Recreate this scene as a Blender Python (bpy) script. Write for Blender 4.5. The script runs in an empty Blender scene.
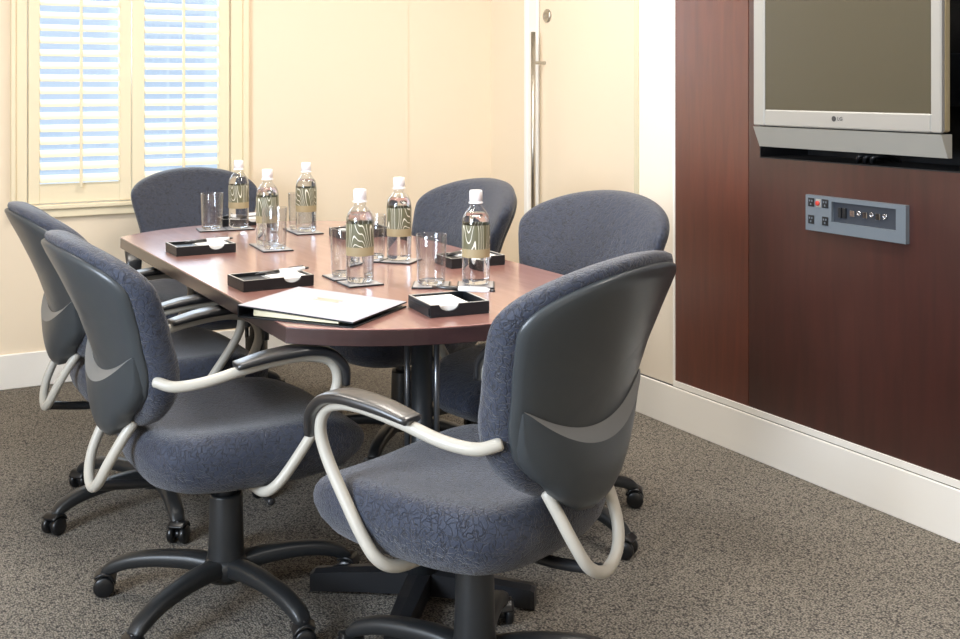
import bpy, math, random
from mathutils import Vector, Matrix
random.seed(7)
PI = math.pi
R = math.radians
sc = bpy.context.scene
COL = sc.collection

# ------------------------------------------------------------------ helpers
class MB:
    """collects shapes, builds ONE mesh object"""
    def __init__(self): self.v = []; self.f = []; self.s = []
    def add(self, vs, fs, smooth=True):
        o = len(self.v)
        self.v += [tuple(p) for p in vs]
        self.f += [tuple(i + o for i in f) for f in fs]
        self.s += [smooth] * len(fs)
        return self
    def box(self, x0, x1, y0, y1, z0, z1, b=0.0):
        if b <= 0:
            vs = [(x, y, z) for z in (z0, z1) for y in (y0, y1) for x in (x0, x1)]
            fs = [(0, 2, 3, 1), (4, 5, 7, 6), (0, 1, 5, 4), (2, 6, 7, 3), (0, 4, 6, 2), (1, 3, 7, 5)]
            return self.add(vs, fs, False)
        out = [(x0 + b, y0), (x1 - b, y0), (x1, y0 + b), (x1, y1 - b), (x1 - b, y1), (x0 + b, y1), (x0, y1 - b), (x0, y0 + b)]
        cx, cy = (x0 + x1) / 2, (y0 + y1) / 2
        def ins(d):
            return [(cx + (x - cx) * (1 - d / ((x1 - x0) / 2)), cy + (y - cy) * (1 - d / ((y1 - y0) / 2))) for x, y in out]
        rings = [(ins(b), z0), (out, z0 + b), (out, z1 - b), (ins(b), z1)]
        vs = [(x, y, z) for pts, z in rings for x, y in pts]
        fs = []
        for k in range(3):
            for i in range(8):
                j = (i + 1) % 8
                fs.append((k * 8 + i, k * 8 + j, (k + 1) * 8 + j, (k + 1) * 8 + i))
        fs.append(tuple(reversed(range(8)))); fs.append(tuple(range(24, 32)))
        return self.add(vs, fs, False)
    def prism(self, pts, z0, z1, b=0.0, smooth=False):
        n = len(pts)
        cx = sum(p[0] for p in pts) / n; cy = sum(p[1] for p in pts) / n
        def ins(d):
            r = []
            for i in range(n):
                p0, p1, p2 = Vector(pts[i - 1]), Vector(pts[i]), Vector(pts[(i + 1) % n])
                a = (p1 - p0).normalized(); c = (p2 - p1).normalized()
                nn = Vector((-a.y - c.y, a.x + c.x))
                l = nn.length
                if l < 1e-6: r.append(tuple(p1)); continue
                nn /= l
                cs = max(0.35, (Vector((-a.y, a.x))).dot(nn))
                r.append(tuple(p1 + nn * d / cs))
            return r
        if b > 0: rings = [(ins(b), z0), (pts, z0 + b), (pts, z1 - b), (ins(b), z1)]
        else: rings = [(pts, z0), (pts, z1)]
        vs = [(x, y, z) for p, z in rings for x, y in p]
        m = len(rings); fs = []
        for k in range(m - 1):
            for i in range(n):
                j = (i + 1) % n
                fs.append((k * n + i, k * n + j, (k + 1) * n + j, (k + 1) * n + i))
        self.add(vs, fs, smooth)
        o = len(self.v) - len(vs)
        self.f.append(tuple(o + i for i in reversed(range(n)))); self.s.append(False)
        self.f.append(tuple(o + (m - 1) * n + i for i in range(n))); self.s.append(False)
        return self
    def lathe(self, prof, seg=24, c=(0, 0, 0), axis='z', cap=True):
        vs = []; fs = []
        for r, h in prof:
            for i in range(seg):
                a = 2 * PI * i / seg
                p = (r * math.cos(a), r * math.sin(a), h)
                if axis == 'x': p = (p[2], p[0], p[1])
                if axis == 'y': p = (p[1], p[2], p[0])
                vs.append((p[0] + c[0], p[1] + c[1], p[2] + c[2]))
        for k in range(len(prof) - 1):
            for i in range(seg):
                j = (i + 1) % seg
                fs.append((k * seg + i, k * seg + j, (k + 1) * seg + j, (k + 1) * seg + i))
        o = len(self.v)
        self.add(vs, fs, True)
        if cap:
            if prof[0][0] > 1e-5: self.f.append(tuple(o + i for i in reversed(range(seg)))); self.s.append(False)
            if prof[-1][0] > 1e-5: self.f.append(tuple(o + (len(prof) - 1) * seg + i for i in range(seg))); self.s.append(False)
        return self
    def tube(self, pts, rad, seg=12, sub=6, up=(0, 0, 1), sx=1.0, sy=1.0, smoothpath=True, power=2.0):
        """swept tube; rad number or list per point (or (rx,ry) tuples)"""
        P = [Vector(p) for p in pts]
        if not isinstance(rad, (list, tuple)): rad = [rad] * len(P)
        rr = [(r, r) if not isinstance(r, (list, tuple)) else r for r in rad]
        rr = [(a * sx, b * sy) for a, b in rr]
        if smoothpath and len(P) > 2:
            Q = []; S = []
            for i in range(len(P) - 1):
                p0 = P[i - 1] if i > 0 else P[i] * 2 - P[i + 1]
                p1, p2 = P[i], P[i + 1]
                p3 = P[i + 2] if i + 2 < len(P) else P[i + 1] * 2 - P[i]
                for k in range(sub):
                    t = k / sub
                    q = 0.5 * ((2 * p1) + (p2 - p0) * t + (2 * p0 - 5 * p1 + 4 * p2 - p3) * t * t + (3 * p1 - p0 - 3 * p2 + p3) * t ** 3)
                    Q.append(q)
                    S.append((rr[i][0] * (1 - t) + rr[i + 1][0] * t, rr[i][1] * (1 - t) + rr[i + 1][1] * t))
            Q.append(P[-1]); S.append(rr[-1])
        else: Q, S = P, rr
        upv = Vector(up); vs = []; fs = []
        side = None
        for i, q in enumerate(Q):
            t = (Q[min(i + 1, len(Q) - 1)] - Q[max(i - 1, 0)]).normalized()
            if side is None:
                s = t.cross(upv)
                if s.length < 1e-3: s = t.cross(Vector((0, 1, 0)))
            else: s = side - t * side.dot(t)
            s.normalize(); side = s
            n = s.cross(t)
            for k in range(seg):
                a = 2 * PI * k / seg
                ca, sa = math.cos(a), math.sin(a)
                if power != 2.0:
                    ca = math.copysign(abs(ca) ** (2 / power), ca); sa = math.copysign(abs(sa) ** (2 / power), sa)
                vs.append(q + s * ca * S[i][0] + n * sa * S[i][1])
        m = len(Q)
        for i in range(m - 1):
            for k in range(seg):
                j = (k + 1) % seg
                fs.append((i * seg + k, i * seg + j, (i + 1) * seg + j, (i + 1) * seg + k))
        o = len(self.v)
        # rounded ends
        self.add(vs, fs, True)
        for e, q, sgn in ((0, Q[0], -1), (m - 1, Q[-1], 1)):
            t = (Q[1] - Q[0]).normalized() if e == 0 else (Q[-1] - Q[-2]).normalized()
            base = o + e * seg
            r0 = min(S[e])
            prev = [base + k for k in range(seg)]
            for sc_, off in ((0.72, 0.35), (0.0, 0.5)):
                if sc_ > 0:
                    st = len(self.v)
                    for k in range(seg):
                        p = Vector(self.v[base + k])
                        self.v.append(tuple(q + (p - q) * sc_ + t * sgn * r0 * off))
                    cur = [st + k for k in range(seg)]
                    for k in range(seg):
                        j = (k + 1) % seg
                        self.f.append((prev[k], prev[j], cur[j], cur[k]) if sgn > 0 else (prev[j], prev[k], cur[k], cur[j])); self.s.append(True)
                    prev = cur
                else:
                    self.f.append(tuple(prev) if sgn > 0 else tuple(reversed(prev))); self.s.append(True)
        return self
    def pillow(self, outline, profile, fn):
        """outline: closed 2-D loop; profile: list of (scale,h) back->front; fn(x,z,h)->xyz"""
        n = len(outline)
        cx = sum(p[0] for p in outline) / n; cz = sum(p[1] for p in outline) / n
        o = len(self.v); fs = []
        for s, h in profile:
            for x, z in outline:
                X, Z = cx + (x - cx) * s, cz + (z - cz) * s
                self.v.append(tuple(fn(X, Z, h)))
        m = len(profile)
        for k in range(m - 1):
            for i in range(n):
                j = (i + 1) % n
                fs.append((o + k * n + i, o + k * n + j, o + (k + 1) * n + j, o + (k + 1) * n + i))
        self.f += fs; self.s += [True] * len(fs)
        for k, rev in ((0, True), (m - 1, False)):
            s, h = profile[k]
            self.v.append(tuple(fn(cx, cz, h))); c = len(self.v) - 1
            for i in range(n):
                j = (i + 1) % n
                a, b = o + k * n + i, o + k * n + j
                self.f.append((c, b, a) if rev else (c, a, b)); self.s.append(True)
        return self
    def grid(self, rows, smooth=True):
        m, n = len(rows), len(rows[0])
        vs = [p for r in rows for p in r]
        fs = [(i * n + j, i * n + j + 1, (i + 1) * n + j + 1, (i + 1) * n + j) for i in range(m - 1) for j in range(n - 1)]
        return self.add(vs, fs, smooth)
    def xf(self, M):
        self.v = [tuple(M @ Vector(p)) for p in self.v]; return self
    def build(self, name, mat, parent=None):
        me = bpy.data.meshes.new(name)
        me.from_pydata(self.v, [], self.f)
        me.polygons.foreach_set('use_smooth', self.s)
        me.validate(); me.update()
        import bmesh
        bm = bmesh.new(); bm.from_mesh(me)
        bmesh.ops.recalc_face_normals(bm, faces=bm.faces[:])
        bm.to_mesh(me); bm.free()
        me.materials.append(mat)
        o = bpy.data.objects.new(name, me); COL.objects.link(o)
        if parent: o.parent = parent
        return o

def spline(pts, sub=6, closed=True):
    P = [Vector(p) for p in pts]; n = len(P); out = []
    for i in range(n if closed else n - 1):
        if closed: p0, p1, p2, p3 = P[i - 1], P[i], P[(i + 1) % n], P[(i + 2) % n]
        else:
            p1, p2 = P[i], P[i + 1]
            p0 = P[i - 1] if i else p1 * 2 - p2
            p3 = P[i + 2] if i + 2 < n else p2 * 2 - p1
        for k in range(sub):
            t = k / sub
            out.append(tuple(0.5 * ((2 * p1) + (p2 - p0) * t + (2 * p0 - 5 * p1 + 4 * p2 - p3) * t * t + (3 * p1 - p0 - 3 * p2 + p3) * t ** 3)))
    if not closed: out.append(tuple(P[-1]))
    return out

def empty(name, loc, rz=0.0):
    o = bpy.data.objects.new(name, None); COL.objects.link(o)
    o.location = loc; o.rotation_euler = (0, 0, rz); o.empty_display_size = 0.1
    return o
def tag(o, label, cat, group=None):
    o['label'] = label; o['category'] = cat
    if group: o['group'] = group
    return o
def struct(o, label=None):
    o['kind'] = 'structure'
    if label: o['label'] = label
    return o
def kids(o): return [c for c in list(COL.objects) if c.parent == o]
def copy_tree(o, parent=None):
    c = o.copy(); COL.objects.link(c)
    if parent: c.parent = parent
    for ch in kids(o): copy_tree(ch, c)
    return c

# ------------------------------------------------------------------ materials
def srgb(r, g, b):
    f = lambda c: (c / 255 / 12.92) if c / 255 <= 0.04045 else ((c / 255 + 0.055) / 1.055) ** 2.4
    return (f(r), f(g), f(b), 1)
def mat(name, col, rough=0.5, metal=0.0, spec=0.5, coat=0.0, coat_rough=0.1):
    m = bpy.data.materials.new(name); m.use_nodes = True
    b = m.node_tree.nodes['Principled BSDF']
    b.inputs['Base Color'].default_value = col
    b.inputs['Roughness'].default_value = rough
    b.inputs['Metallic'].default_value = metal
    b.inputs['Specular IOR Level'].default_value = spec
    b.inputs['Coat Weight'].default_value = coat
    b.inputs['Coat Roughness'].default_value = coat_rough
    return m
def nodes(m): return m.node_tree.nodes, m.node_tree.links, m.node_tree.nodes['Principled BSDF']
def add_bump(m, kind='noise', scale=50, strength=0.2, dist=0.002, stretch=None):
    N, L, b = nodes(m)
    tc = N.new('ShaderNodeTexCoord'); src = tc.outputs['Object']
    if stretch:
        mp = N.new('ShaderNodeMapping'); mp.inputs['Scale'].default_value = stretch
        L.new(src, mp.inputs['Vector']); src = mp.outputs['Vector']
    t = N.new('ShaderNodeTexNoise'); t.inputs['Scale'].default_value = scale; t.inputs['Detail'].default_value = 3
    L.new(src, t.inputs['Vector'])
    bp = N.new('ShaderNodeBump'); bp.inputs['Strength'].default_value = strength; bp.inputs['Distance'].default_value = dist
    L.new(t.outputs['Fac'], bp.inputs['Height']); L.new(bp.outputs['Normal'], b.inputs['Normal'])
    return m
def ramp(N, stops):
    r = N.new('ShaderNodeValToRGB'); e = r.color_ramp.elements
    e[0].position, e[0].color = stops[0]; e[1].position, e[1].color = stops[-1]
    for p, c in stops[1:-1]:
        x = e.new(p); x.color = c
    return r

M = {}
M['wall'] = add_bump(mat('wall paint', srgb(243, 228, 205), 0.55, spec=0.3), scale=180, strength=0.05)
M['wallwhite'] = add_bump(mat('wall paint pale', srgb(238, 228, 213), 0.55, spec=0.3), scale=180, strength=0.05)
M['white'] = mat('white gloss trim', srgb(250, 248, 243), 0.35)
M['ceil'] = mat('ceiling paint', srgb(245, 242, 235), 0.8)
M['shutter'] = mat('cream painted timber', srgb(243, 231, 202), 0.4)
M['door'] = mat('cream door paint', srgb(241, 226, 203), 0.4)
M['steel'] = add_bump(mat('brushed steel', srgb(190, 186, 178), 0.3, 1.0), scale=30, strength=0.04, stretch=(20, 20, 1))
M['black'] = add_bump(mat('black plastic', srgb(30, 31, 34), 0.38), scale=400, strength=0.05)
M['padblack'] = mat('armrest black', srgb(26, 27, 30), 0.32, coat=1.0, coat_rough=0.34)
M['shell'] = add_bump(mat('charcoal shell plastic', srgb(60, 64, 67), 0.32), scale=500, strength=0.06)
M['shell2'] = add_bump(mat('charcoal lower shell plastic', srgb(57, 61, 64), 0.36), scale=500, strength=0.06)
M['swoosh'] = mat('grey shell moulding', srgb(112, 113, 112), 0.4)
M['tube'] = mat('pale grey painted tube', srgb(184, 179, 168), 0.38)
M['chrome'] = mat('chrome', srgb(200, 200, 205), 0.15, 1.0)
M['leather'] = add_bump(mat('black leatherette', srgb(20, 23, 27), 0.42), scale=600, strength=0.15)
M['rim'] = mat('tray edge glint', srgb(186, 182, 174), 0.35)
M['paper'] = mat('white paper', srgb(245, 244, 240), 0.8)
M['pages'] = mat('cream pages', srgb(232, 222, 190), 0.8)
M['binder'] = add_bump(mat('white binder cover', srgb(184, 183, 191), 0.5, spec=0.2), scale=300, strength=0.1)
M['gold'] = mat('pale gold foil', srgb(214, 200, 172), 0.35, 0.4)
M['cap'] = mat('white cap', srgb(246, 246, 248), 0.35)
M['silver'] = mat('silver plastic', srgb(176, 176, 173), 0.35, 0.5)
M['silver2'] = add_bump(mat('speaker grille silver', srgb(176, 174, 166), 0.45, 0.25), scale=900, strength=0.2)
M['screen'] = mat('television screen', srgb(62, 57, 40), 0.4, coat=1.0, coat_rough=0.3)
M['niche'] = mat('black niche', srgb(14, 14, 18), 0.6)
M['avgrey'] = mat('blue grey panel', srgb(110, 119, 128), 0.4, 0.2)
M['avdark'] = mat('connector recess', srgb(52, 57, 66), 0.5)
M['red'] = mat('red socket', srgb(190, 60, 50), 0.4)
M['coastw'] = mat('coaster top', srgb(188, 186, 188), 0.15)
M['dark'] = mat('dark text', srgb(60, 60, 62), 0.4)
M['casterblack'] = mat('caster black', srgb(22, 23, 25), 0.32)
M['rod'] = mat('dark metal rod', srgb(120, 122, 126), 0.3, 0.8)
M['base'] = add_bump(mat('base black plastic', srgb(34, 36, 38), 0.4), scale=400, strength=0.06)

def fabric():
    m = mat('slate fabric', srgb(74, 79, 99), 0.5, spec=0.5)
    N, L, b = nodes(m)
    b.inputs['Sheen Weight'].default_value = 0.3
    b.inputs['Sheen Roughness'].default_value = 0.4
    tc = N.new('ShaderNodeTexCoord')
    nz = N.new('ShaderNodeTexNoise'); nz.inputs['Scale'].default_value = 45; nz.inputs['Detail'].default_value = 1
    mx = N.new('ShaderNodeMix'); mx.data_type = 'VECTOR'; mx.inputs[0].default_value = 0.035
    L.new(tc.outputs['Object'], nz.inputs['Vector'])
    L.new(tc.outputs['Object'], mx.inputs[4]); L.new(nz.outputs['Color'], mx.inputs[5])
    vo = N.new('ShaderNodeTexVoronoi'); vo.feature = 'DISTANCE_TO_EDGE'; vo.inputs['Scale'].default_value = 75
    L.new(mx.outputs[1], vo.inputs['Vector'])
    r = ramp(N, [(0.0, (1, 1, 1, 1)), (0.10, (0, 0, 0, 1))])
    L.new(vo.outputs['Distance'], r.inputs['Fac'])
    n2 = N.new('ShaderNodeTexNoise'); n2.inputs['Scale'].default_value = 900
    L.new(tc.outputs['Object'], n2.inputs['Vector'])
    c = N.new('ShaderNodeMix'); c.data_type = 'RGBA'
    c.inputs[6].default_value = srgb(46, 53, 71); c.inputs[7].default_value = srgb(20, 23, 34)
    L.new(r.outputs['Color'], c.inputs[0]); L.new(c.outputs[2], b.inputs['Base Color'])
    ad = N.new('ShaderNodeMath'); ad.operation = 'MULTIPLY_ADD'; ad.inputs[1].default_value = -1.0
    L.new(r.outputs['Color'], ad.inputs[0]); L.new(n2.outputs['Fac'], ad.inputs[2])
    bp = N.new('ShaderNodeBump'); bp.inputs['Strength'].default_value = 0.8; bp.inputs['Distance'].default_value = 0.0015
    L.new(ad.outputs[0], bp.inputs['Height']); L.new(bp.outputs['Normal'], b.inputs['Normal'])
    return m
M['fabric'] = fabric()

def carpet():
    m = mat('loop carpet', srgb(120, 114, 106), 0.95, spec=0.1)
    N, L, b = nodes(m)
    tc = N.new('ShaderNodeTexCoord')
    vo = N.new('ShaderNodeTexVoronoi'); vo.inputs['Scale'].default_value = 190; vo.inputs['Randomness'].default_value = 0.75
    L.new(tc.outputs['Object'], vo.inputs['Vector'])
    r = ramp(N, [(0.1, srgb(170, 164, 156)), (0.45, srgb(130, 126, 120)), (0.8, srgb(64, 63, 64))])
    L.new(vo.outputs['Distance'], r.inputs['Fac'])
    n2 = N.new('ShaderNodeTexNoise'); n2.inputs['Scale'].default_value = 60; n2.inputs['Detail'].default_value = 4
    L.new(tc.outputs['Object'], n2.inputs['Vector'])
    r2 = ramp(N, [(0.3, (0.86, 0.83, 0.78, 1)), (0.7, (1.12, 1.09, 1.03, 1))])
    L.new(n2.outputs['Fac'], r2.inputs['Fac'])
    c = N.new('ShaderNodeMix'); c.data_type = 'RGBA'; c.blend_type = 'MULTIPLY'; c.inputs[0].default_value = 1
    L.new(r.outputs['Color'], c.inputs[6]); L.new(r2.outputs['Color'], c.inputs[7])
    L.new(c.outputs[2], b.inputs['Base Color'])
    bp = N.new('ShaderNodeBump'); bp.inputs['Strength'].default_value = 0.8; bp.inputs['Distance'].default_value = 0.004; bp.invert = True
    L.new(vo.outputs['Distance'], bp.inputs['Height']); L.new(bp.outputs['Normal'], b.inputs['Normal'])
    return m
M['carpet'] = carpet()

def wood(name, c0, c1, rough, stretch, coat=0.3):
    m = mat(name, c0, rough, coat=coat, coat_rough=0.16)
    N, L, b = nodes(m)
    tc = N.new('ShaderNodeTexCoord'); mp = N.new('ShaderNodeMapping'); mp.inputs['Scale'].default_value = stretch
    L.new(tc.outputs['Object'], mp.inputs['Vector'])
    nz = N.new('ShaderNodeTexNoise'); nz.inputs['Scale'].default_value = 6; nz.inputs['Detail'].default_value = 6; nz.inputs['Distortion'].default_value = 0.6
    L.new(mp.outputs['Vector'], nz.inputs['Vector'])
    r = ramp(N, [(0.3, c0), (0.7, c1)])
    L.new(nz.outputs['Fac'], r.inputs['Fac']); L.new(r.outputs['Color'], b.inputs['Base Color'])
    return m
M['panel'] = wood('cherry veneer', srgb(80, 38, 27), srgb(96, 47, 32), 0.42, (5, 5, 0.5), 1.0)
M['panel2'] = wood('dark cherry veneer', srgb(54, 25, 20), srgb(66, 31, 25), 0.42, (5, 5, 0.5), 1.0)
for k in ('panel', 'panel2'):
    b = M[k].node_tree.nodes['Principled BSDF']
    b.inputs['Coat Roughness'].default_value = .25; b.inputs['Coat IOR'].default_value = 1.6
M['table'] = wood('cherry table top', srgb(158, 110, 102), srgb(180, 133, 122), 0.3, (6, 0.6, 6), 1.0)
M['table'].node_tree.nodes['Principled BSDF'].inputs['Coat IOR'].default_value = 1.8
M['tableedge'] = wood('table edge', srgb(50, 33, 33), srgb(64, 42, 41), 0.3, (1, 1, 8), 0.3)

def thin_glass(name, tint=(1, 1, 1, 1), edge=0.06):
    m = bpy.data.materials.new(name); m.use_nodes = True
    N, L = m.node_tree.nodes, m.node_tree.links
    N.remove(N['Principled BSDF'])
    t = N.new('ShaderNodeBsdfTransparent'); t.inputs['Color'].default_value = tint
    g = N.new('ShaderNodeBsdfGlossy'); g.inputs['Roughness'].default_value = 0.03
    lw = N.new('ShaderNodeLayerWeight'); lw.inputs['Blend'].default_value = 0.5
    pw = N.new('ShaderNodeMath'); pw.operation = 'POWER'; pw.inputs[1].default_value = 2.6
    ma = N.new('ShaderNodeMath'); ma.operation = 'MULTIPLY_ADD'; ma.inputs[1].default_value = 0.8; ma.inputs[2].default_value = 0.07
    L.new(lw.outputs['Facing'], pw.inputs[0]); L.new(pw.outputs[0], ma.inputs[0])
    mx = N.new('ShaderNodeMixShader')
    L.new(ma.outputs[0], mx.inputs[0]); L.new(t.outputs[0], mx.inputs[1]); L.new(g.outputs[0], mx.inputs[2])
    L.new(mx.outputs[0], N['Material Output'].inputs['Surface'])
    return m
M['thin'] = thin_glass('thin clear wall', (0.96, 0.97, 0.98, 1))
M['pane'] = thin_glass('window pane', (0.97, 0.98, 1, 1))
def solid_glass(name, ior):
    m = mat(name, (1, 1, 1, 1), 0.0)
    N, L, b = nodes(m); b.inputs['Transmission Weight'].default_value = 1; b.inputs['IOR'].default_value = ior
    return m
M['water'] = solid_glass('water', 1.33)
M['glassbase'] = solid_glass('thick glass base', 1.45)

def label_mat():
    m = mat('olive label', srgb(112, 110, 84), 0.5)
    N, L, b = nodes(m)
    tc = N.new('ShaderNodeTexCoord')
    mp = N.new('ShaderNodeMapping'); mp.inputs['Scale'].default_value = (1, 1, 0.3)
    L.new(tc.outputs['Object'], mp.inputs['Vector'])
    nz = N.new('ShaderNodeTexNoise'); nz.inputs['Scale'].default_value = 24; nz.inputs['Detail'].default_value = 0
    L.new(mp.outputs['Vector'], nz.inputs['Vector'])
    # contour lines of a smooth noise = curving reed strokes
    mu = N.new('ShaderNodeMath'); mu.operation = 'MULTIPLY'; mu.inputs[1].default_value = 13
    fr = N.new('ShaderNodeMath'); fr.operation = 'FRACT'
    L.new(nz.outputs['Fac'], mu.inputs[0]); L.new(mu.outputs[0], fr.inputs[0])
    r = ramp(N, [(0.0, (1, 1, 1, 1)), (0.15, (0, 0, 0, 1))]); r.color_ramp.interpolation = 'CONSTANT'
    L.new(fr.outputs[0], r.inputs['Fac'])
    sx = N.new('ShaderNodeSeparateXYZ'); L.new(tc.outputs['Object'], sx.inputs[0])
    gt = N.new('ShaderNodeMath'); gt.operation = 'GREATER_THAN'; gt.inputs[1].default_value = 0.102
    L.new(sx.outputs['Z'], gt.inputs[0])
    ml = N.new('ShaderNodeMath'); ml.operation = 'MULTIPLY'
    L.new(r.outputs['Color'], ml.inputs[0]); L.new(gt.outputs[0], ml.inputs[1])
    c1 = N.new('ShaderNodeMix'); c1.data_type = 'RGBA'
    c1.inputs[6].default_value = srgb(164, 150, 116); c1.inputs[7].default_value = srgb(104, 103, 78)
    L.new(gt.outputs[0], c1.inputs[0])
    c2 = N.new('ShaderNodeMix'); c2.data_type = 'RGBA'; c2.inputs[7].default_value = srgb(232, 230, 215)
    L.new(ml.outputs[0], c2.inputs[0]); L.new(c1.outputs[2], c2.inputs[6]); L.new(c2.outputs[2], b.inputs['Base Color'])
    return m
M['label'] = label_mat()

# ------------------------------------------------------------------ room shell
XR, YF, XD = 2.775, 5.19, 3.03            # right wall, far wall, recessed door wall
XL, YB, ZC = -1.7, -1.6, 2.7
struct(MB().box(XL - .1, XD + .2, YB - .1, YF + .4, -0.1, 0).build('floor', M['carpet']), 'grey brown loop pile carpet')
struct(MB().box(XL - .1, XD + .2, YB - .1, YF + .4, ZC, ZC + .1).build('ceiling', M['ceil']))
WX0, WX1, WZ0, WZ1 = 0.704, 1.603, 0.783, 2.35      # shutter opening
w = MB()
w.box(XL, WX0, YF, YF + .18, 0, ZC); w.box(WX1, 2.536, YF, YF + .18, 0, ZC)
w.box(WX0, WX1, YF, YF + .18, 0, WZ0); w.box(WX0, WX1, YF, YF + .18, WZ1, ZC)
w.box(2.536, XD, YF + .006, YF + .18, 0, ZC)
struct(w.build('wall_far', M['wall']), 'cream painted far wall')
LY0, LY1, LZ0, LZ1 = .1, 2.3, .85, 2.3
w = MB(); w.box(XL - .1, XL, YB, LY0, 0, ZC); w.box(XL - .1, XL, LY1, YF, 0, ZC); w.box(XL - .1, XL, LY0, LY1, 0, LZ0); w.box(XL - .1, XL, LY0, LY1, LZ1, ZC)
struct(w.build('wall_left', M['wall']))
win2 = struct(empty('window_2', (0, 0, 0)))
w = MB()
for y in (LY0, (LY0 + LY1) / 2 - .03, LY1 - .06): w.box(XL - .08, XL + .01, y, y + .06, LZ0, LZ1)
w.box(XL - .08, XL + .01, LY0, LY1, LZ0, LZ0 + .05); w.box(XL - .08, XL + .01, LY0, LY1, LZ1 - .05, LZ1)
w.build('window_frame', M['white'], win2)
MB().box(XL - .06, XL - .055, LY0 + .01, LY1 - .01, LZ0 + .01, LZ1 - .01).build('window_pane', M['pane'], win2)
struct(MB().box(XL, XD, YB - .1, YB, 0, ZC).build('wall_behind', M['wall']))
# recessed wall holding the door, then the thicker wall with the wood panelling
DY0, DY1, DZ = 3.74, 4.71, 2.15
w = MB()
w.box(XD, XD + .15, DY1, YF + .006, 0, ZC); w.box(XD, XD + .15, 3.61, DY0, 0, ZC); w.box(XD, XD + .15, DY0, DY1, DZ, ZC)
struct(w.build('wall_right_recess', M['wall']), 'cream wall around the door')
NY0, NY1, NZ0, NZ1 = 2.06, 2.90, 1.051, 1.80
w = MB()
w.box(XR, XD + .15, NY1, 3.61, 0, ZC); w.box(XR, XD + .15, YB, NY0, 0, ZC)
w.box(XR, XD + .15, NY0, NY1, 0, NZ0); w.box(XR, XD + .15, NY0, NY1, NZ1, ZC)
struct(w.build('wall_right', M['wallwhite']), 'pale wall carrying the wood panelling')
# niche lining
n = MB()
e = .004; d = XR + .22
n.box(d, d + e, NY0, NY1, NZ0, NZ1); n.box(XR - .006, d, NY0, NY0 + e, NZ0, NZ1); n.box(XR - .006, d, NY1 - e, NY1, NZ0, NZ1)
n.box(XR - .006, d, NY0 + e, NY1 - e, NZ0, NZ0 + e); n.box(XR - .006, d, NY0 + e, NY1 - e, NZ1 - e, NZ1)
struct(n.build('trim_1', M['niche']), 'black lining of the television niche')

# baseboards
BH = 0.155
b_ = MB(); b_.box(XL, 2.536, YF - .014, YF, 0, BH - .006, .003); b_.box(2.536, XD - .014, YF - .002, YF + .006, 0, BH - .006, .003)
struct(b_.build('baseboard_far', M['white']), 'cream baseboard along the far wall')
b_ = MB(); b_.box(XR - .012, XR, YB, 3.61, 0, BH - .004, .002)
struct(b_.build('baseboard_right', M['white']), 'white baseboard below the wood panelling')
b_ = MB(); b_.box(XR - .004, XR, YB, 3.61, BH - .004, BH)
struct(b_.build('trim_2', M['dark']), 'thin dark reveal on top of the white baseboard')
b_ = MB(); b_.box(XR - .010, XR, YB, 3.36, BH, BH + .022); b_.box(XR - .010, XR, 3.352, 3.362, BH + .022, ZC)
struct(b_.build('trim_3', M['white']), 'white edge strip around the wood panelling')
b_ = MB(); b_.box(XD - .014, XD, DY1 + .11, YF, 0, BH, .003)
struct(b_.build('baseboard_right_recess', M['white']))

b_ = MB(); b_.box(XR - .005, XR, 3.582, 3.61, BH, ZC)
struct(b_.build('trim_4', mat('sage cream edge', srgb(205, 196, 168), 0.4)), 'narrow darker vertical strip where the door recess begins')

# window with plantation shutters
win = struct(empty('window_1', (0, 0, 0)), 'window with cream plantation shutters')
f = MB()
# casing: outer backband + inner flat
for (a, b, y, dz) in ((WX0 - .066, WX0 - .046, YF - .034, .066), (WX0 - .046, WX0, YF - .022, .046)):
    f.box(a, b, y, YF, WZ0 - .057, WZ1 + dz, .003)
for (a, b, y, dz) in ((WX1 + .055, WX1 + .082, YF - .034, .082), (WX1, WX1 + .055, YF - .022, .055)):
    f.box(a, b, y, YF, WZ0 - .057, WZ1 + dz, .003)
f.box(WX0, WX1, YF - .022, YF, WZ1, WZ1 + .05)
f.build('window_casing', M['shutter'], win)
s = MB(); s.box(WX0 - .066, WX1 + .082, YF - .036, YF, WZ0 - .020, WZ0, .004); s.box(WX0 - .066, WX1 + .082, YF - .022, YF, WZ0 - .057, WZ0 - .020, .003)
s.build('window_sill', M['shutter'], win)
j = MB()
j.box(WX0, WX0 + .004, YF, YF + .13, WZ0, WZ1); j.box(WX1 - .004, WX1, YF, YF + .13, WZ0, WZ1)
j.box(WX0 + .004, WX1 - .004, YF, YF + .13, WZ0, WZ0 + .004); j.box(WX0 + .004, WX1 - .004, YF, YF + .13, WZ1 - .004, WZ1)
j.build('window_jamb', M['white'], win)
MB().box(WX0 + .005, WX1 - .005, YF + .11, YF + .116, WZ0 + .005, WZ1 - .005).build('window_pane', M['pane'], win)
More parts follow.
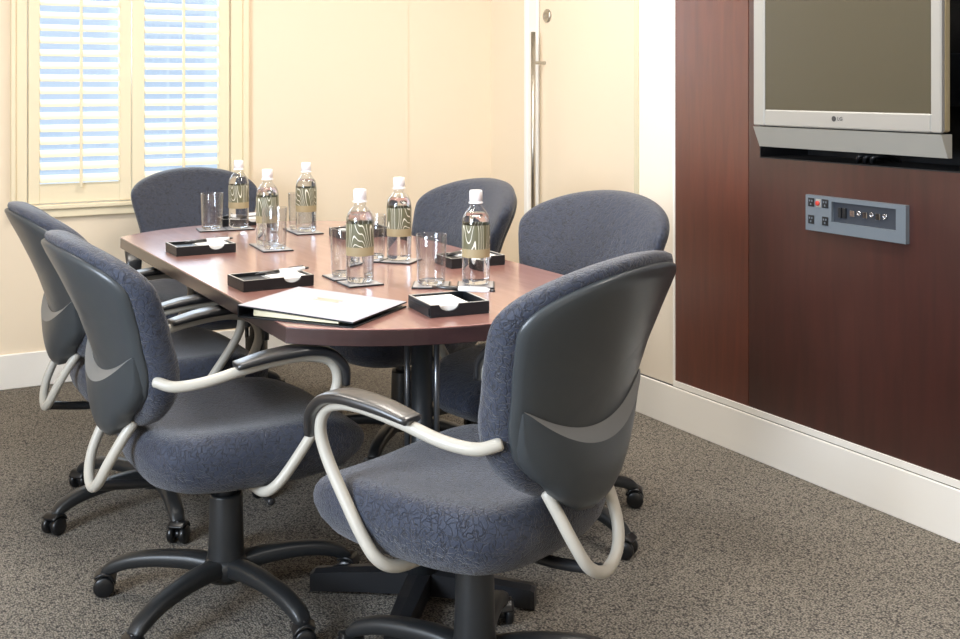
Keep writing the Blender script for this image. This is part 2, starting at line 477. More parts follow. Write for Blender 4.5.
def shutter(x0, x1, lx0, lx1, rodx):
    p = MB(); y0, y1 = YF - .012, YF + .018
    zb = .872
    p.box(x0, lx0, y0, y1, WZ0 + .004, WZ1 - .006, .003); p.box(lx1, x1, y0, y1, WZ0 + .004, WZ1 - .006, .003)
    p.box(lx0, lx1, y0 + .002, y1 - .002, WZ0 + .006, zb); p.box(lx0, lx1, y0 + .002, y1 - .002, WZ1 - .1, WZ1 - .008)
    pan = p.build('shutter_panel', M['shutter'], win)
    z = zb + .022; i = 0
    while z < WZ1 - .12:
        q = MB()
        a = R(29)
        hw, ht = .031, .0045
        prof = [(math.cos(t) * hw, math.sin(t) * ht) for t in [2 * PI * k / 12 for k in range(12)]]
        pts = [(yy * math.cos(a) - zz * math.sin(a), yy * math.sin(a) + zz * math.cos(a)) for yy, zz in prof]
        vs = [(x, YF + .003 + yy, z + zz) for x in (lx0 + .001, lx1 - .001) for yy, zz in pts]
        fs = [(k, (k + 1) % 12, 12 + (k + 1) % 12, 12 + k) for k in range(12)] + [tuple(reversed(range(12))), tuple(range(12, 24))]
        q.add(vs, fs, False)
        q.build('louver', M['shutter'], pan)
        z += .055; i += 1
    MB().box(rodx - .006, rodx + .006, YF - .036, YF - .026, zb - .02, WZ1 - .14, .002).build('tilt_rod', M['shutter'], pan)
shutter(WX0 + .006, 1.144, .757, 1.093, .925)
shutter(1.149, WX1 - .006, 1.204, 1.545, 1.376)

# door on the recessed wall
door = struct(empty('door_1', (0, 0, 0)), 'cream door with a long vertical pull handle')
MB().box(XD - .004, XD + .04, DY0 + .004, DY1 - .006, .008, DZ - .004, .002).build('door_leaf', M['door'], door)
f = MB(); f.box(XD - .016, XD, DY1, DY1 + .105, 0, DZ + .1, .004); f.box(XD - .024, XD, DY1 + .085, DY1 + .115, 0, DZ + .1, .004)
f.box(XD - .016, XD, 3.625, DY0, 0, DZ + .1, .003); f.box(XD - .016, XD, DY0, DY1, DZ, DZ + .1, .003)
f.build('door_frame', M['white'], door)
h = MB(); hx = XD - .075
h.lathe([(.0115, .42), (.0115, 1.564)], 20, (hx, 4.655, 0))
for zz in (.58, 1.413): h.tube([(hx, 4.655, zz), (XD - .002, 4.655, zz)], .008, 12, smoothpath=False)
h.build('door_handle', M['steel'], door)
l = MB(); l.lathe([(.033, 0), (.033, -.007), (.028, -.011), (.017, -.011), (.015, -.006), (.004, -.006)], 28, (XD - .004, 4.635, 1.644), 'x')
l.build('lock_cylinder', M['steel'], door)

# ------------------------------------------------------------------ wood panels
PT = .006
p = MB(); p.box(XR - PT, XR, 2.957, 3.352, BH + .022, 2.62)
tag(p.build('wall_panel', M['panel']), 'narrow dark cherry wood wall panel left of the television, next to the pale wall', 'wall panel')
p = MB(); z0, z1 = BH + .022, 2.62
p.box(XR - PT, XR, NY1, 2.953, z0, z1); p.box(XR - PT, XR, YB + .01, NY0, z0, z1)
p.box(XR - PT, XR, NY0, NY1, z0, NZ0); p.box(XR - PT, XR, NY0, NY1, NZ1, z1)
tag(p.build('wall_panel', M['panel2']), 'wide dark cherry wood wall panel around the television niche', 'wall panel')

# ------------------------------------------------------------------ television
TX, TY0, TY1, TZ0 = 2.70, 2.110, 2.86, 1.166
SY0, SY1, SZ0, SZ1 = 2.146, 2.808, 1.22, 1.715
TZ1 = SZ1 + .045
tv = tag(empty('television', (TX, 2.48, TZ0)), 'silver framed flat television mounted in the niche of the wood panel', 'television')
def loc(o, base): return o
def rel(mb, b): return mb.xf(Matrix.Translation(-Vector(b)))
T0 = (TX, 2.48, TZ0)
f = MB()
f.box(TX, TX + .02, TY0, SY0, TZ0, TZ1, .004); f.box(TX, TX + .02, SY1, TY1, TZ0, TZ1, .004)
f.box(TX, TX + .02, SY0, SY1, TZ0, SZ0, .004); f.box(TX, TX + .02, SY0, SY1, SZ1, TZ1, .004)
rel(f, T0).build('bezel', M['silver'], tv)
rel(MB().box(TX + .006, TX + .03, SY0, SY1, SZ0, SZ1), T0).build('screen', M['screen'], tv)
rel(MB().box(TX + .021, TX + .045, TY0 + .002, TY1 - .002, TZ0 + .002, TZ1 - .002, .004).box(TX + .031, TX + .11, TY0 + .1, TY1 - .1, TZ0 + .05, TZ1 - .06, .01), T0).build('housing', mat('champagne housing', srgb(168, 155, 124), 0.4, 0.2), tv)
sp = MB()
yy0, yy1 = TY0, TY1
vs = []
for y in (yy0, yy1):
    vs += [(TX + .001, y, TZ0 - .004), (TX + .030, y, 1.094), (TX + .048, y, 1.094), (TX + .048, y, TZ0 - .004)]
sp.add(vs, [(0, 1, 2, 3), (7, 6, 5, 4), (0, 4, 5, 1), (1, 5, 6, 2), (2, 6, 7, 3), (3, 7, 4, 0)], False)
rel(sp, T0).build('speaker_bar', M['silver2'], tv)
rel(MB().box(TX + .06, XR + .22, 2.36, 2.60, 1.30, 1.55), T0).build('mount_bracket', M['black'], tv)
# maker's mark on the bezel
def text(body, size, name, material, parent, locv, rot, ext=.0005):
    cu = bpy.data.curves.new(name, 'FONT'); cu.body = body; cu.size = size; cu.extrude = ext; cu.align_x = 'LEFT'; cu.align_y = 'CENTER'
    o = bpy.data.objects.new(name, cu); COL.objects.link(o)
    dg = bpy.context.evaluated_depsgraph_get(); dg.update()
    me = bpy.data.meshes.new_from_object(o.evaluated_get(dg))
    bpy.data.objects.remove(o); me.name = name
    me.materials.clear(); me.materials.append(material)
    n = bpy.data.objects.new(name, me); COL.objects.link(n); n.parent = parent
    n.location = locv; n.rotation_euler = rot
    return n
MYC = 2.50   # mark centre
text('LG', .017, 'lettering', M['dark'], tv, (-.0006, MYC - .012 - 2.48, .031), (PI / 2, 0, -PI / 2))
e_ = MB()
e_.lathe([(.0085, 0), (.0085, -.001)], 24, (-.0002, MYC + .002 - 2.48, .031), 'x')
e_.build('emblem', M['dark'], tv)
# grey unit on the niche side and cable on its floor
tag(MB().box(XR + .175, XR + .2195, 2.19, 2.304, 1.237, 1.40, .004).build('control_box', M['avdark']), 'small dark grey box in the niche, peeking out right of the television', 'box')
c = MB()
for k in range(3):
    y = 2.50 - k * .028
    c.tube([(XR + .10, y + .05, NZ0 + .012), (XR + .03, y, NZ0 + .012), (XR + .015, y - .02, NZ0 + .028), (XR + .06, y - .03, NZ0 + .03), (XR + .15, y, NZ0 + .012)], .007, 8)
tag(c.build('cable', M['black']), 'bundle of black cable lying under the television in the niche', 'cable')

# ------------------------------------------------------------------ connector plate
A0 = (XR - PT, 2.472, .829)
av = tag(empty('connector_plate', A0), 'blue grey connector plate with sockets set in the wood panel below the television', 'connector plate')
px = -.016
def avb(y0, y1, z0, z1): return (2.672 - y1 - 2.472, 2.672 - y0 - 2.472, z0, z1)     # y from the plate's left edge
f = MB()
W_, H_ = .398, .115
ry0, ry1, rz0, rz1 = .110, .362, .036, .101
for (a, b, z0, z1) in ((0, ry0, 0, H_), (ry1, W_, 0, H_), (ry0, ry1, 0, rz0), (ry0, ry1, rz1, H_)):
    q = avb(a, b, z0, z1); f.box(px, 0, *q)
f.build('plate', M['avgrey'], av)
q = avb(ry0, ry1, rz0, rz1); MB().box(px + .012, 0, *q).build('recess', M['avdark'], av)
for (a, z) in ((.012, .078), (.072, .078), (.012, .022), (.072, .022)):
    so = MB(); so.box(px - .002, px, *avb(a, a + .026, z, z + .028), .0008)
    so = so.build('socket', M['black'], av)
    pn = MB()
    for (dy, dz) in ((.005, .016), (.015, .016), (.010, .005)): pn.box(px - .003, px - .002, *avb(a + dy, a + dy + .005, z + dz, z + dz + .006))
    pn.build('contact', M['avgrey'], so)
MB().box(px - .002, px, *avb(.045, .066, .078, .105), .0008).build('red_socket_frame', M['silver'], av)
MB().lathe([(.008, 0), (.008, -.004), (.004, -.004)], 16, (px - .002, avb(.055, .055, 0, 0)[0], .091), 'x').build('red_button', M['red'], av)
for k, a in enumerate((.132, .150)):
    MB().box(px + .004, px + .012, *avb(a, a + .013, .052, .084), .001).build('jack', M['black'], av)
for k in range(6):
    a = .180 + k * .025
    if k % 2 == 0: MB().box(px + .005, px + .012, *avb(a, a + .018, .060, .080), .001).build('port', M['chrome'], av)
    else: MB().lathe([(.008, 0), (.008, -.006), (.005, -.006), (.005, -.001)], 16, (px + .012, avb(a + .009, a + .009, 0, 0)[0], .073), 'x').build('port', M['chrome'], av)

# ------------------------------------------------------------------ table
tb = tag(empty('conference_table', (1.385, 3.385, 0)), 'cherry wood conference table with bowed ends in the middle of the room', 'table')
TX0, TX1, TYn, TYf, SAG = .905, 1.865, 2.50, 4.275, .21
def outline():
    half = (TX1 - TX0) / 2; Rr = (half ** 2 + SAG ** 2) / (2 * SAG); cx = (TX0 + TX1) / 2
    a = math.asin(half / Rr); pts = []
    for k in range(33):
        t = -a + 2 * a * k / 32
        pts.append((cx + Rr * math.sin(t), TYn - SAG + Rr - Rr * math.cos(t)))
    for k in range(33):
        t = a - 2 * a * k / 32
        pts.append((cx + Rr * math.sin(t), TYf + SAG - Rr + Rr * math.cos(t)))
    return [(x - 1.385, y - 3.385) for x, y in pts]
ol = outline()
MB().prism(ol, .7362, .74, .0015).build('tabletop', M['table'], tb)
MB().prism(ol, .699, .736, .0015).build('edge_band', M['tableedge'], tb)
def pedestal(x, y, rot):
    c = MB(); x -= 1.385; y -= 3.385
    c.lathe([(.042, .03), (.042, .34), (.027, .345), (.027, .685), (.10, .687), (.10, .698)], 28, (x, y, 0))
    col = c.build('pedestal_column', M['base'], tb)
    for s in (-1, 1):
        a = R(-29.7)
        MB().lathe([(.0075, .34), (.0075, .685)], 14, (x + s * .037 * math.cos(a), y + s * .037 * math.sin(a), 0)).build('pedestal_rod', M['rod'], col)
    for k in range(4):
        a = rot + k * PI / 2
        q = MB()
        dx, dy = math.cos(a), math.sin(a)
        L0 = .29
        # tapered foot, flat top, blunt vertical end
        vs = []
        for (t, hw, hz, zb) in ((.02, .028, .075, .02), (.15, .027, .066, .015), (L0 - .01, .024, .052, .006), (L0, .022, .046, .002)):
            for (sx_, z) in ((-1, zb), (1, zb), (1, hz), (-.0, hz + .004), (-1, hz)):
                vs.append((x + dx * t - dy * sx_ * hw, y + dy * t + dx * sx_ * hw, z))
        fs = [(k_ * 5 + i, k_ * 5 + (i + 1) % 5, (k_ + 1) * 5 + (i + 1) % 5, (k_ + 1) * 5 + i) for k_ in range(3) for i in range(5)]
        fs += [(4, 3, 2, 1, 0), (15, 16, 17, 18, 19)]
        q.add(vs, fs, False)
        q.build('pedestal_foot', M['black'], col)
pedestal(1.285, 2.55, R(-40))
pedestal(1.385, 4.15, R(-40))

# ------------------------------------------------------------------ chairs
HALF = [(0, .960), (.08, .955), (.15, .942), (.212, .919), (.250, .893), (.268, .862), (.266, .825), (.252, .77), (.236, .71), (.224, .655), (.207, .600), (.178, .557), (.135, .523), (.075, .499)]
def back_outline(k=1.0, dz=0.0):
    pts = HALF + [(0, .491)] + [(-x, z) for x, z in reversed(HALF[1:])]
    return [(x * k, z + dz) for x, z in spline(pts, 5)]
def yc(z):
    tab = [(.40, -.235), (.50, -.262), (.58, -.280), (.66, -.300), (.76, -.336), (.86, -.383), (.96, -.436)]
    for (a, ya), (b, yb) in zip(tab, tab[1:]):
        if z <= b or b == .96:
            t = (z - a) / (b - a); return ya + (yb - ya) * t
def bendy(x): return .080 * (abs(x) / .268) ** 2.1
SH_HALF = [(0, .941), (.08, .936), (.145, .924), (.203, .902), (.238, .878), (.253, .850), (.250, .82), (.237, .77), (.222, .71), (.211, .655), (.192, .602), (.160, .568), (.125, .545), (.095, .517), (.05, .494)]
def shell_outline():
    pts = SH_HALF + [(0, .486)] + [(-x, z) for x, z in reversed(SH_HALF[1:])]
    return spline(pts, 5)
def half_width(z):
    best = .1
    for (x0, z0), (x1, z1) in zip(SH_HALF, SH_HALF[1:]):
        if z1 <= z <= z0: return x0 + (x1 - x0) * (z0 - z) / (z0 - z1)
    return best

def make_chair():
    root = empty('office_chair', (0, 0, 0))
    # --- back cushion
    T = .062
    prof = [(.80, .0), (.94, .002), (.985, .010), (1.0, .024), (.998, .038), (.985, .052), (.955, .062), (.90, .068), (.80, .071), (.6, .072), (.3, .072)]
    def fc(x, z, h):
        puff = .010 * math.exp(-((z - .66) / .10) ** 2) if h > .06 else 0
        return (x, yc(z) + bendy(x) + h + puff, z)
    MB().pillow(back_outline(), prof, fc).build('back_cushion', M['fabric'], root)
    # --- back shell (rear)
    prof = [(.3, -.016), (.6, -.016), (.85, -.016), (.955, -.014), (.985, -.010), (1.0, -.003), (1.0, .004), (.97, .006), (.8, .004)]
    def fs_(x, z, h): return (x, yc(z) + bendy(x) + h, z)
    MB().pillow(shell_outline(), prof, fs_).build('back_shell', M['shell'], root)
    # --- lower shell, proud of the upper one along a sagging curve
    def zcurve(x): return .607 + .080 * (x / .2) ** 2
    XM = .2085
    def prd(x): return .027 * (1 - (x / XM) ** 2) ** .6 if abs(x) < XM else 0
    def bottomz(x):
        ax = abs(x)
        pts = [(0, .472), (.05, .480), (.095, .506), (.125, .536), (.160, .560), (.190, .596), (.205, .640), (XM, .69)]
        for (a, za), (b, zb) in zip(pts, pts[1:]):
            if ax <= b + 1e-9: return za + (zb - za) * (ax - a) / (b - a)
        return .69
    nx = 41; rows_out = []
    low = MB()
    cols = []
    for i in range(nx):
        x = -XM + 2 * XM * i / (nx - 1)
        zt, zb = zcurve(x), min(bottomz(x), zcurve(x) - .001)
        col = []
        for k in range(13):
            t = k / 12; z = zt + (zb - zt) * t
            off = -.017 - prd(x) - .012 * math.sin(t * PI * .8) * (1 - (x / XM) ** 2)
            if t > .8: off += .010 * ((t - .8) / .2) ** 2
            col.append((x, yc(z) + bendy(x) + off, z))
        z = zb
        col.append((x, yc(z) + bendy(x) - .006, z + .004))
        cols.append(col)
    low.grid(cols)
    low.build('lower_shell', M['shell2'], root)
    cr = []
    for i in range(nx):
        x = -XM + 2 * XM * i / (nx - 1)
        zl = zcurve(x); zh = zl + .026 * max(0, 1 - (x / XM) ** 2) ** .8 + .0005
        cr.append([(x, yc(zl + (zh - zl) * t) + bendy(x) - .0170 - prd(x) * (1 - t) ** .8, zl + (zh - zl) * t) for t in (0, .25, .5, .75, 1)])
    MB().grid(cr).build('shell_moulding', M['swoosh'], root)
    # --- rear loop tube
    lp = [(-.094, -.252, .515), (-.091, -.276, .48), (-.077, -.307, .42), (-.050, -.322, .374), (0, -.326, .352), (.050, -.322, .374), (.077, -.307, .42), (.091, -.276, .48), (.094, -.252, .515)]
    MB().tube(lp, .0125, 12, 5, up=(0, 1, 0)).build('rear_loop', M['tube'], root)
    # --- seat
    sh_ = [(0, .320), (.10, .315), (.185, .290), (.240, .225), (.262, .12), (.264, .01), (.254, -.10), (.222, -.19), (.15, -.240), (.07, -.252)]
    so = sh_ + [(0, -.254)] + [(-x, y) for x, y in reversed(sh_[1:])]
    so = spline(so, 4)
    prof = [(.30, .344), (.60, .346), (.78, .352), (.89, .368), (.96, .394), (.995, .424), (1.0, .446), (.985, .466), (.95, .480), (.89, .488), (.78, .489), (.62, .484), (.40, .478), (.2, .476)]
    def fseat(x, y, h):
        k = max(0, (h - .372) / .116)
        wf = -.030 * max(0, (y - .12) / .14) ** 2 * k     # waterfall front
        return (x, y + .005, h + wf + .012 * (abs(x) / .25) ** 2 * k)
    MB().pillow(so, prof, fseat).build('seat_cushion', M['fabric'], root)
    prof = [(.3, .338), (.5, .338), (.60, .340), (.64, .345), (.645, .352)]
    MB().pillow(so, prof, lambda x, y, h: (x, y + .005, h)).build('seat_pan', M['black'], root)
    # --- arms
    for s in (-1, 1):
        X = lambda v: s * v
        tp = [(X(.214), -.232, .635), (X(.242), -.196, .625), (X(.262), -.13, .632), (X(.272), -.04, .652), (X(.276), .05, .664), (X(.277), .115, .663), (X(.276), .166, .645), (X(.275), .184, .600), (X(.274), .165, .545), (X(.275), .112, .470), (X(.274), .062, .405), (X(.264), .032, .368), (X(.225), .018, .346), (X(.15), .015, .340)]
        arm = MB().tube(tp, .0128, 12, 5).build('armrest', M['tube'], root)
        pp = [(X(.271), -.065, .662), (X(.274), .0, .674), (X(.277), .06, .680), (X(.278), .112, .680), (X(.278), .160, .667), (X(.277), .194, .632), (X(.276), .200, .588)]
        pr = [(.027, .008), (.031, .011), (.033, .012), (.034, .012), (.033, .012), (.030, .011), (.025, .009)]
        MB().tube(pp, pr, 20, 5, power=3.4).build('arm_pad', M['padblack'], arm)
    # --- mechanism, column
    mch = MB(); mch.box(-.075, .075, -.13, .10, .318, .352, .008); mch.tube([(0, -.11, .338), (0, -.21, .338), (0, -.318, .353)], (.0125), 8, 3)
    mch.build('tilt_mechanism', M['black'], root)
    MB().tube([(.06, .02, .335), (.16, .03, .330), (.205, .032, .322), (.235, .033, .322)], [.005, .005, .006, .010], 8, 3).build('lever', M['black'], root)
    MB().lathe([(.014, .25), (.0275, .25), (.0275, .322)], 20).build('gas_piston', M['black'], root)
    MB().lathe([(.030, .276), (.039, .280), (.041, .272), (.044, .14), (.048, .11), (.050, .075), (.030, .070)], 28).build('column_shroud', M['base'], root)
    # --- five-star base
    bs = MB().lathe([(.02, .062), (.046, .064), (.056, .08), (.056, .108), (.046, .122), (.03, .124)], 28).build('base_hub', M['base'], root)
    for k in range(5):
        a = 2 * PI * k / 5
        rt = Matrix.Rotation(a, 4, 'Z')
        q = MB().tube([(.035, 0, .098), (.10, 0, .104), (.18, 0, .102), (.25, 0, .092), (.30, 0, .074), (.322, 0, .058)], [(.029, .022), (.026, .021), (.024, .019), (.023, .018), (.022, .017), (.019, .012)], 14, 5, power=3).xf(rt)
        leg = q.build('base_leg', M['base'], bs)
        q = MB()
        sw = R([20, -35, 60, 140, -80][k])
        for s in (-1, 1):
            q.lathe([(.004, s * .008), (.022, s * .009), (.026, s * .013), (.026, s * .023), (.022, s * .027), (.004, s * .027)], 18, (0, 0, .026), 'y')
        q.tube([(0, -.006, .026), (0, .006, .026)], .012, 10, smoothpath=False)
        # hood
        q.tube([(-.026, 0, .040), (-.014, 0, .055), (.006, 0, .058), (.022, 0, .050)], [(.026, .004), (.027, .005), (.027, .005), (.024, .004)], 12, 4, power=4)
        q.lathe([(.009, .05), (.009, .066)], 10)
        q.xf(Matrix.Translation((.325, 0, 0)) @ Matrix.Rotation(sw, 4, 'Z')).xf(rt)
        q.build('caster', M['casterblack'], leg)
    return root

proto = make_chair()
GRP = 'office chairs around the conference table'
def base_phase(root, deg):
    for c in kids(root):
        if c.name.split('.')[0] == 'base_hub': c.rotation_euler.z = R(deg)
# hub x, y, heading (deg from +X), world angle of one base leg
CH = [
    (.846, 2.772, 1, 142, 'slate office chair at the near left of the table, beside the white binder'),
    (.856, 3.528, 0, 195, 'slate office chair at the far left, half hidden behind another chair'),
    (1.300, 4.592, 260, 285, 'slate office chair at the far head of the table, below the shuttered window'),
    (1.770, 3.665, 189, 10, 'slate office chair on the far right of the table, in front of the door'),
    (1.815, 2.81, 202, 283, 'slate office chair right of the table, nearest the wood panelling'),
    (1.178, 2.088, 112, 49, 'slate office chair at the near end, its dark back shell facing the viewer'),
]
for i, (x, y, th, ph, lab) in enumerate(CH):
    o = proto if i == 0 else copy_tree(proto)
    o.location = (x, y, 0); o.rotation_euler.z = R(th - 90)
    tag(o, lab, 'office chair', GRP)
    base_phase(o, ph - (th - 90))
    if i in (2, 3): o.scale.z = (.977, .985)[i - 2]     # gas lift set a touch lower
    if i == 5:          # this chair's height-adjustable back is set a little taller
        for c in kids(o):
            if c.name.split('.')[0] in ('back_cushion', 'back_shell', 'lower_shell', 'shell_moulding'):
                c.scale.z = 1.05; c.location.z = -.027

# ------------------------------------------------------------------ table-top things
ZT = .7402
def make_bottle():
    r = empty('water_bottle', (0, 0, 0))
    b = MB()
    outer = [(.001, .004), (.024, .002), (.034, .001), (.0385, .006), (.039, .014), (.039, .168), (.0385, .180), (.035, .194), (.027, .206), (.0185, .215), (.0160, .221), (.0160, .240), (.0145, .240)]
    b.lathe(outer, 32, cap=False)
    b.build('bottle_body', M['thin'], r)
    wv = [(.001, .0085), (.015, .0075), (.025, .005), (.033, .004), (.0372, .009), (.0378, .016), (.0378, .168), (.0373, .178), (.0335, .192), (.027, .2000), (.001, .2001)]
    MB().lathe(wv, 32, cap=False).build('water', M['water'], r)
    MB().lathe([(.0393, .078), (.0395, .080), (.0395, .166), (.0393, .168)], 40, cap=False).build('label', M['label'], r)
    c = MB().lathe([(.0175, .226), (.0205, .2265), (.0205, .2295), (.0172, .230), (.0172, .234), (.0185, .2345), (.0182, .259), (.0165, .263), (.005, .264), (.0005, .264)], 28)
    c.build('cap', M['cap'], r)
    return r
def make_glass():
    r = empty('drinking_glass', (0, 0, 0))
    b = MB()
    b.lathe([(.0375, .003), (.0395, .010), (.0435, .138), (.0430, .1395), (.0420, .1395), (.0415, .138), (.0380, .014)], 32, cap=False)
    b.build('glass_wall', M['thin'], r)
    MB().lathe([(.001, .001), (.034, .001), (.0368, .004), (.0374, .011), (.034, .0125), (.001, .0125)], 32, cap=False).build('glass_base', M['glassbase'], r)
    return r
def make_coaster():
    r = empty('coaster', (0, 0, 0))
    MB().box(-.052, .052, -.052, .052, 0, .0042, .0008).build('backing', M['leather'], r)
    MB().box(-.0485, .0485, -.0485, .0485, .0043, .0050, .0002).build('top_face', M['coastw'], r)
    return r
cprot, bprot, gprot = make_coaster(), make_bottle(), make_glass()
ZC_ = ZT + .0051
BT = [(1.358, 4.286), (1.301, 3.781), (1.544, 4.042), (1.279, 2.927), (1.551, 3.24), (1.548, 2.737)]
GL = [(1.256, 4.30), (1.292, 3.680), (1.552, 4.135), (1.283, 3.045), (1.490, 3.310), (1.440, 2.800)]
BN = ['leftmost water bottle, on its coaster by the far head of the table', 'second water bottle from the left, standing right behind a glass',
      'water bottle third from the left, standing at the far end by the cream wall', 'water bottle just behind the white binder, fourth from the left',
      'water bottle in the middle of the table, fifth from the left', 'rightmost water bottle, beside the nearest glass and black notepaper tray']
GN = ['empty glass farthest left, in front of the chair at the far head', 'empty glass in front of the second bottle from the left', 'empty glass left of the third bottle, at the far end by the wall',
      'empty glass left of the bottle behind the white binder', 'empty glass left of the bottle in the middle of the table', 'rightmost empty glass, beside the nearest black notepaper tray']
PL = ['the leftmost bottle', 'the second bottle from the left', 'the third bottle from the left', 'the bottle behind the white binder', 'the bottle in the middle of the table', 'the rightmost bottle']
PLg = ['the leftmost glass', 'the glass second from the left', 'the glass at the far end by the wall', 'the glass just behind the white binder', 'the glass in the middle of the table', 'the rightmost glass']
def ang(i): return [8, 4, 2, 6, 4, -10][i]
for i in range(6):
    o = bprot if i == 0 else copy_tree(bprot)
    o.location = (BT[i][0], BT[i][1], ZC_); o.rotation_euler.z = R(47 * i + 20)
    tag(o, BN[i], 'water bottle', 'water bottles on the table')
    o = gprot if i == 0 else copy_tree(gprot)
    o.location = (GL[i][0], GL[i][1], ZC_); tag(o, GN[i], 'glass', 'drinking glasses on the table')
# coasters: one under each bottle and one under each glass, butted side by side where the pair is close
def place_coaster(first, x, y, a, lab):
    o = cprot if first else copy_tree(cprot)
    o.location = (x, y, ZT); o.rotation_euler.z = R(a)
    tag(o, lab, 'coaster', 'square coasters on the table')
first = True
for i in range(6):
    bx, by = BT[i]; gx, gy = GL[i]
    dx, dy = bx - gx, by - gy; dl = math.hypot(dx, dy); ux, uy = dx / dl, dy / dl
    need = .106
    ext = max(0, (need - dl) / 2)
    a = math.degrees(math.atan2(dy, dx))
    place_coaster(first, bx + ux * ext, by + uy * ext, a, 'square pale coaster with black backing under ' + PL[i]); first = False
    place_coaster(False, gx - ux * ext, gy - uy * ext, a, 'square pale coaster with black backing under ' + PLg[i])

def notch_wall(mb, x0, x1, y0, y1, z0, z1, cx, r):
    """wall along x with a half-round thumb cut in its top edge"""
    top = [(x0, z1), (cx - r, z1)] + [(cx - r * math.cos(PI * k / 14), z1 - r * .62 * math.sin(PI * k / 14)) for k in range(1, 14)] + [(cx + r, z1), (x1, z1)]
    n = len(top); vs = []
    for y in (y0, y1):
        vs += [(x, y, z) for x, z in top] + [(x, y, z0) for x, _ in top]
    fs = []
    for k in range(n - 1):
        fs.append((k, n + k, n + k + 1, k + 1)); o = 2 * n
        fs.append((o + k, o + k + 1, o + n + k + 1, o + n + k))
        fs.append((k, k + 1, o + k + 1, o + k)); fs.append((n + k, o + n + k, o + n + k + 1, n + k + 1))
    fs += [(0, 2 * n, 3 * n, n), (n - 1, 2 * n - 1, 4 * n - 1, 3 * n - 1)]
    mb.add(vs, fs, False)
def make_tray(w, d, nx_):
    r = empty('notepaper_tray', (0, 0, 0)); h = .030; t = .006
    b = MB(); b.box(-w / 2, w / 2, -d / 2, d / 2, 0, .005, .001)
    b.box(-w / 2, -w / 2 + t, -d / 2, d / 2, .005, h); b.box(w / 2 - t, w / 2, -d / 2, d / 2, .005, h)
    b.box(-w / 2 + t, w / 2 - t, d / 2 - t, d / 2, .005, h)
    notch_wall(b, -w / 2 + t, w / 2 - t, -d / 2, -d / 2 + t, .005, h, nx_, .026)
    b.build('box', M['leather'], r)
    q = MB()
    q.box(-w / 2 + .001, -w / 2 + t - .001, -d / 2 + .001, d / 2 - .001, h + .0001, h + .001); q.box(w / 2 - t + .001, w / 2 - .001, -d / 2 + .001, d / 2 - .001, h + .0001, h + .001)
    q.box(-w / 2 + t, w / 2 - t, d / 2 - t + .001, d / 2 - .001, h + .0001, h + .001)
    q.box(-w / 2 + t, nx_ - .027, -d / 2 + .001, -d / 2 + t - .001, h + .0001, h + .001); q.box(nx_ + .027, w / 2 - t, -d / 2 + .001, -d / 2 + t - .001, h + .0001, h + .001)
    q.build('edge_glint', M['rim'], r)  # pale strips paint in the light that the tray's top edges reflect
    b = MB(); b.box(-w / 2 + t, nx_ - .052, -d / 2 + t, d / 2 - t, .005, .0215); b.build('pen_ledge', M['leather'], r)
    return r
def make_pen():
    r = empty('pen', (0, 0, 0)); L_ = .138
    MB().lathe([(.0012, 0), (.003, .012), (.0046, .016), (.0050, .060)], 14, axis='x').build('grip', M['padblack'], r)
    MB().lathe([(.0050, .060), (.0052, .064), (.0050, .115), (.0042, .128)], 14, axis='x').build('barrel', M['cap'], r)
    MB().lathe([(.0030, .128), (.0030, .138), (.001, .139)], 12, axis='x').build('button', M['padblack'], r)
    MB().box(.085, .124, -.0015, .0015, .0052, .0072).build('clip', M['chrome'], r)
    return r
# x, y, heading, w, d, thumb-cut x, (pen dx, dy, angle)
TR = [
    (1.060, 3.760, 0, .20, .140, .035, (.028, -.005, 10), 'black notepaper tray on the far left edge of the table', 'far left notepaper tray'),
    (1.052, 3.030, 2, .205, .130, .040, (.034, -.002, 10), 'black notepaper tray on the near left edge, behind the white binder', 'notepaper tray behind the white binder'),
    (1.322, 2.478, -6, .155, .155, -.028, (.066, .060, -44), 'nearest black notepaper tray, right of the white binder', 'nearest notepaper tray'),
    (1.722, 3.085, -3, .185, .125, .02, (-.02, .012, 30), 'black notepaper tray behind the rightmost bottle', 'notepaper tray behind the rightmost bottle'),
    (1.420, 4.415, -4, .19, .100, .03, (.0, .012, 12), 'black notepaper tray behind the leftmost bottle at the far head', 'notepaper tray at the far head'),
    (1.690, 3.860, 0, .20, .130, -.02, (.0, .012, 12), 'black notepaper tray on the far right of the table, behind the middle bottles', 'notepaper tray on the far right'),
]
pprot = None
for i, (x, y, a, w_, d_, nx_, pn, lab, where) in enumerate(TR):
    o = make_tray(w_, d_, nx_); o.location = (x, y, ZT); o.rotation_euler.z = R(a)
    tag(o, lab, 'tray', 'notepaper trays on the table')
    ps = MB().box(max(nx_ - .048, -w_ / 2 + .008), min(nx_ + .062, w_ / 2 - .008), -d_ / 2 + .008, d_ / 2 - .010, .0055, .0255)
    po = ps.build('notepaper_stack', M['paper']); po.location = (x, y, ZT); po.rotation_euler.z = R(a)
    tag(po, 'stack of white notepaper in the ' + where, 'notepaper', 'notepaper stacks in the trays')
    if pprot is None: pe = pprot = make_pen()
    else: pe = copy_tree(pprot)
    ca, sa = math.cos(R(a)), math.sin(R(a))
    ox, oy = pn[0] - .087 * math.cos(R(pn[2])), pn[1] - .087 * math.sin(R(pn[2]))
    pe.location = (x + ox * ca - oy * sa, y + ox * sa + oy * ca, ZT + .0378); pe.rotation_euler.z = R(a + pn[2]); pe.scale = (1.25, 1.25, 1.25)
    tag(pe, 'slim silver and black pen lying on the ' + where, 'pen', 'pens on the trays')

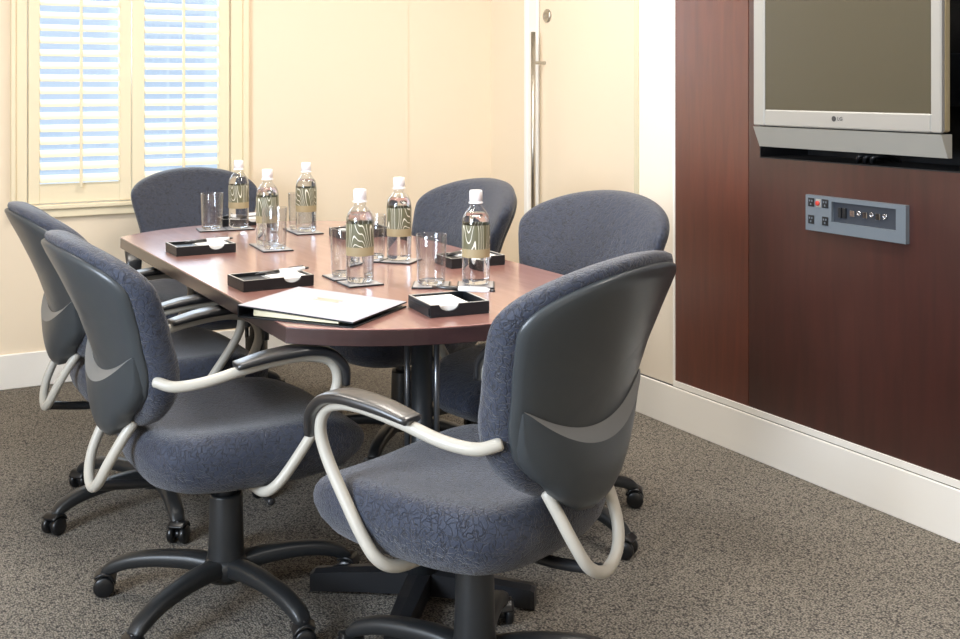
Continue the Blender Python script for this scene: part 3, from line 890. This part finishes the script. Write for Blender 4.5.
# binder
BX, BY, BA = 1.042, 2.606, R(-53)
bd = tag(empty('ring_binder', (BX, BY, ZT), BA), 'white covered presentation binder lying on the near left corner of the table', 'binder')
hl, hw = .160, .136       # long axis = local x, spine along local -y? cover pivots on the far-left edge
MB().box(-hl, hl, -hw, hw, 0, .0035, .001).build('back_cover', M['leather'], bd)
MB().box(-hl, -hl + .004, -hw, hw, .0036, .0262).build('spine', M['leather'], bd)
def slab(x0, x1, y0, y1, za0, za1, zb0, zb1):      # slab whose height falls from x0 (za) to x1 (zb)
    vs = [(x, y, z) for y in (y0, y1) for (x, z) in ((x0, za0), (x1, zb0), (x1, zb1), (x0, za1))]
    return MB().add(vs, [(0, 1, 2, 3), (7, 6, 5, 4), (0, 4, 5, 1), (1, 5, 6, 2), (2, 6, 7, 3), (3, 7, 4, 0)], False)
slab(-hl + .04, hl - .045, -hw + .010, hw - .012, .0055, .0195, .0055, .0095).build('pages', M['pages'], bd)
fc_ = slab(-hl, hl, -hw, hw, .0264, .0294, .0110, .0140).build('front_cover', M['leather'], bd)
slab(-hl + .001, hl - .001, -hw + .001, hw - .001, .0294, .0298, .0141, .0145).build('cover_facing', M['binder'], fc_)
gm = MB()
for k in range(3):
    q = slab(-.036 if k != 1 else -.030, .036 if k != 1 else .030, .024 + .010 * k, .030 + .010 * k, 0, .0004, -.0034, -.0030)
    q.xf(Matrix.Translation((-.010, 0, .0298 - .0153 * (hl - .046) / (2 * hl) + .0001)))
    gm.add(q.v, q.f, False)
gm.build('gold_emblem', M['gold'], fc_)

# ------------------------------------------------------------------ camera
cd = bpy.data.cameras.new('camera'); cam = bpy.data.objects.new('camera', cd); COL.objects.link(cam)
cam.location = (0, 0, 1.3); cam.rotation_euler = (PI / 2, 0, -R(29.7))
cd.sensor_width = 36; cd.lens = 1124 / 960 * 36; cd.clip_start = .02
cd.shift_y = -(319.5 - 85.8) / 960
sc.camera = cam

# ------------------------------------------------------------------ light
def area(name, loc_, size, energy, col, rot=(0, 0, 0), sy=None):
    l = bpy.data.lights.new(name, 'AREA'); l.energy = energy; l.color = col; l.size = size
    if sy: l.shape = 'RECTANGLE'; l.size_y = sy
    o = bpy.data.objects.new(name, l); COL.objects.link(o); o.location = loc_; o.rotation_euler = rot
    return o
WARM = (1, .93, .84)
for (x, y, e) in ((.4, 3.5, 20), (1.9, 3.6, 20), (.6, 2.6, 8), (2.2, 2.4, 25), (.6, .8, 3), (2.0, .6, 24)):
    area('ceiling_lamp', (x, y, ZC - .03), .4, e, WARM)
wd = bpy.data.worlds.new('daylight'); sc.world = wd; wd.use_nodes = True
bg = wd.node_tree.nodes['Background']; bg.inputs['Color'].default_value = (.63, .80, 1, 1); bg.inputs['Strength'].default_value = .98
area('window_daylight', ((WX0 + WX1) / 2, YF + .9, 2.1), 1.6, 50, (.72, .86, 1), (-R(75), 0, 0))
area('side_window_daylight', (XL - .5, (LY0 + LY1) / 2, 1.6), 1.7, 270, (.82, .91, 1), (0, -R(84), 0), 1.4)

sc.view_settings.view_transform = 'Standard'; sc.view_settings.look = 'None'
sc.view_settings.gamma = 1; sc.view_settings.use_curve_mapping = False
sc.view_settings.exposure = 0.12
sc.cycles.max_bounces = 14; sc.cycles.transparent_max_bounces = 24; sc.cycles.transmission_bounces = 12
sc.cycles.sample_clamp_indirect = 6
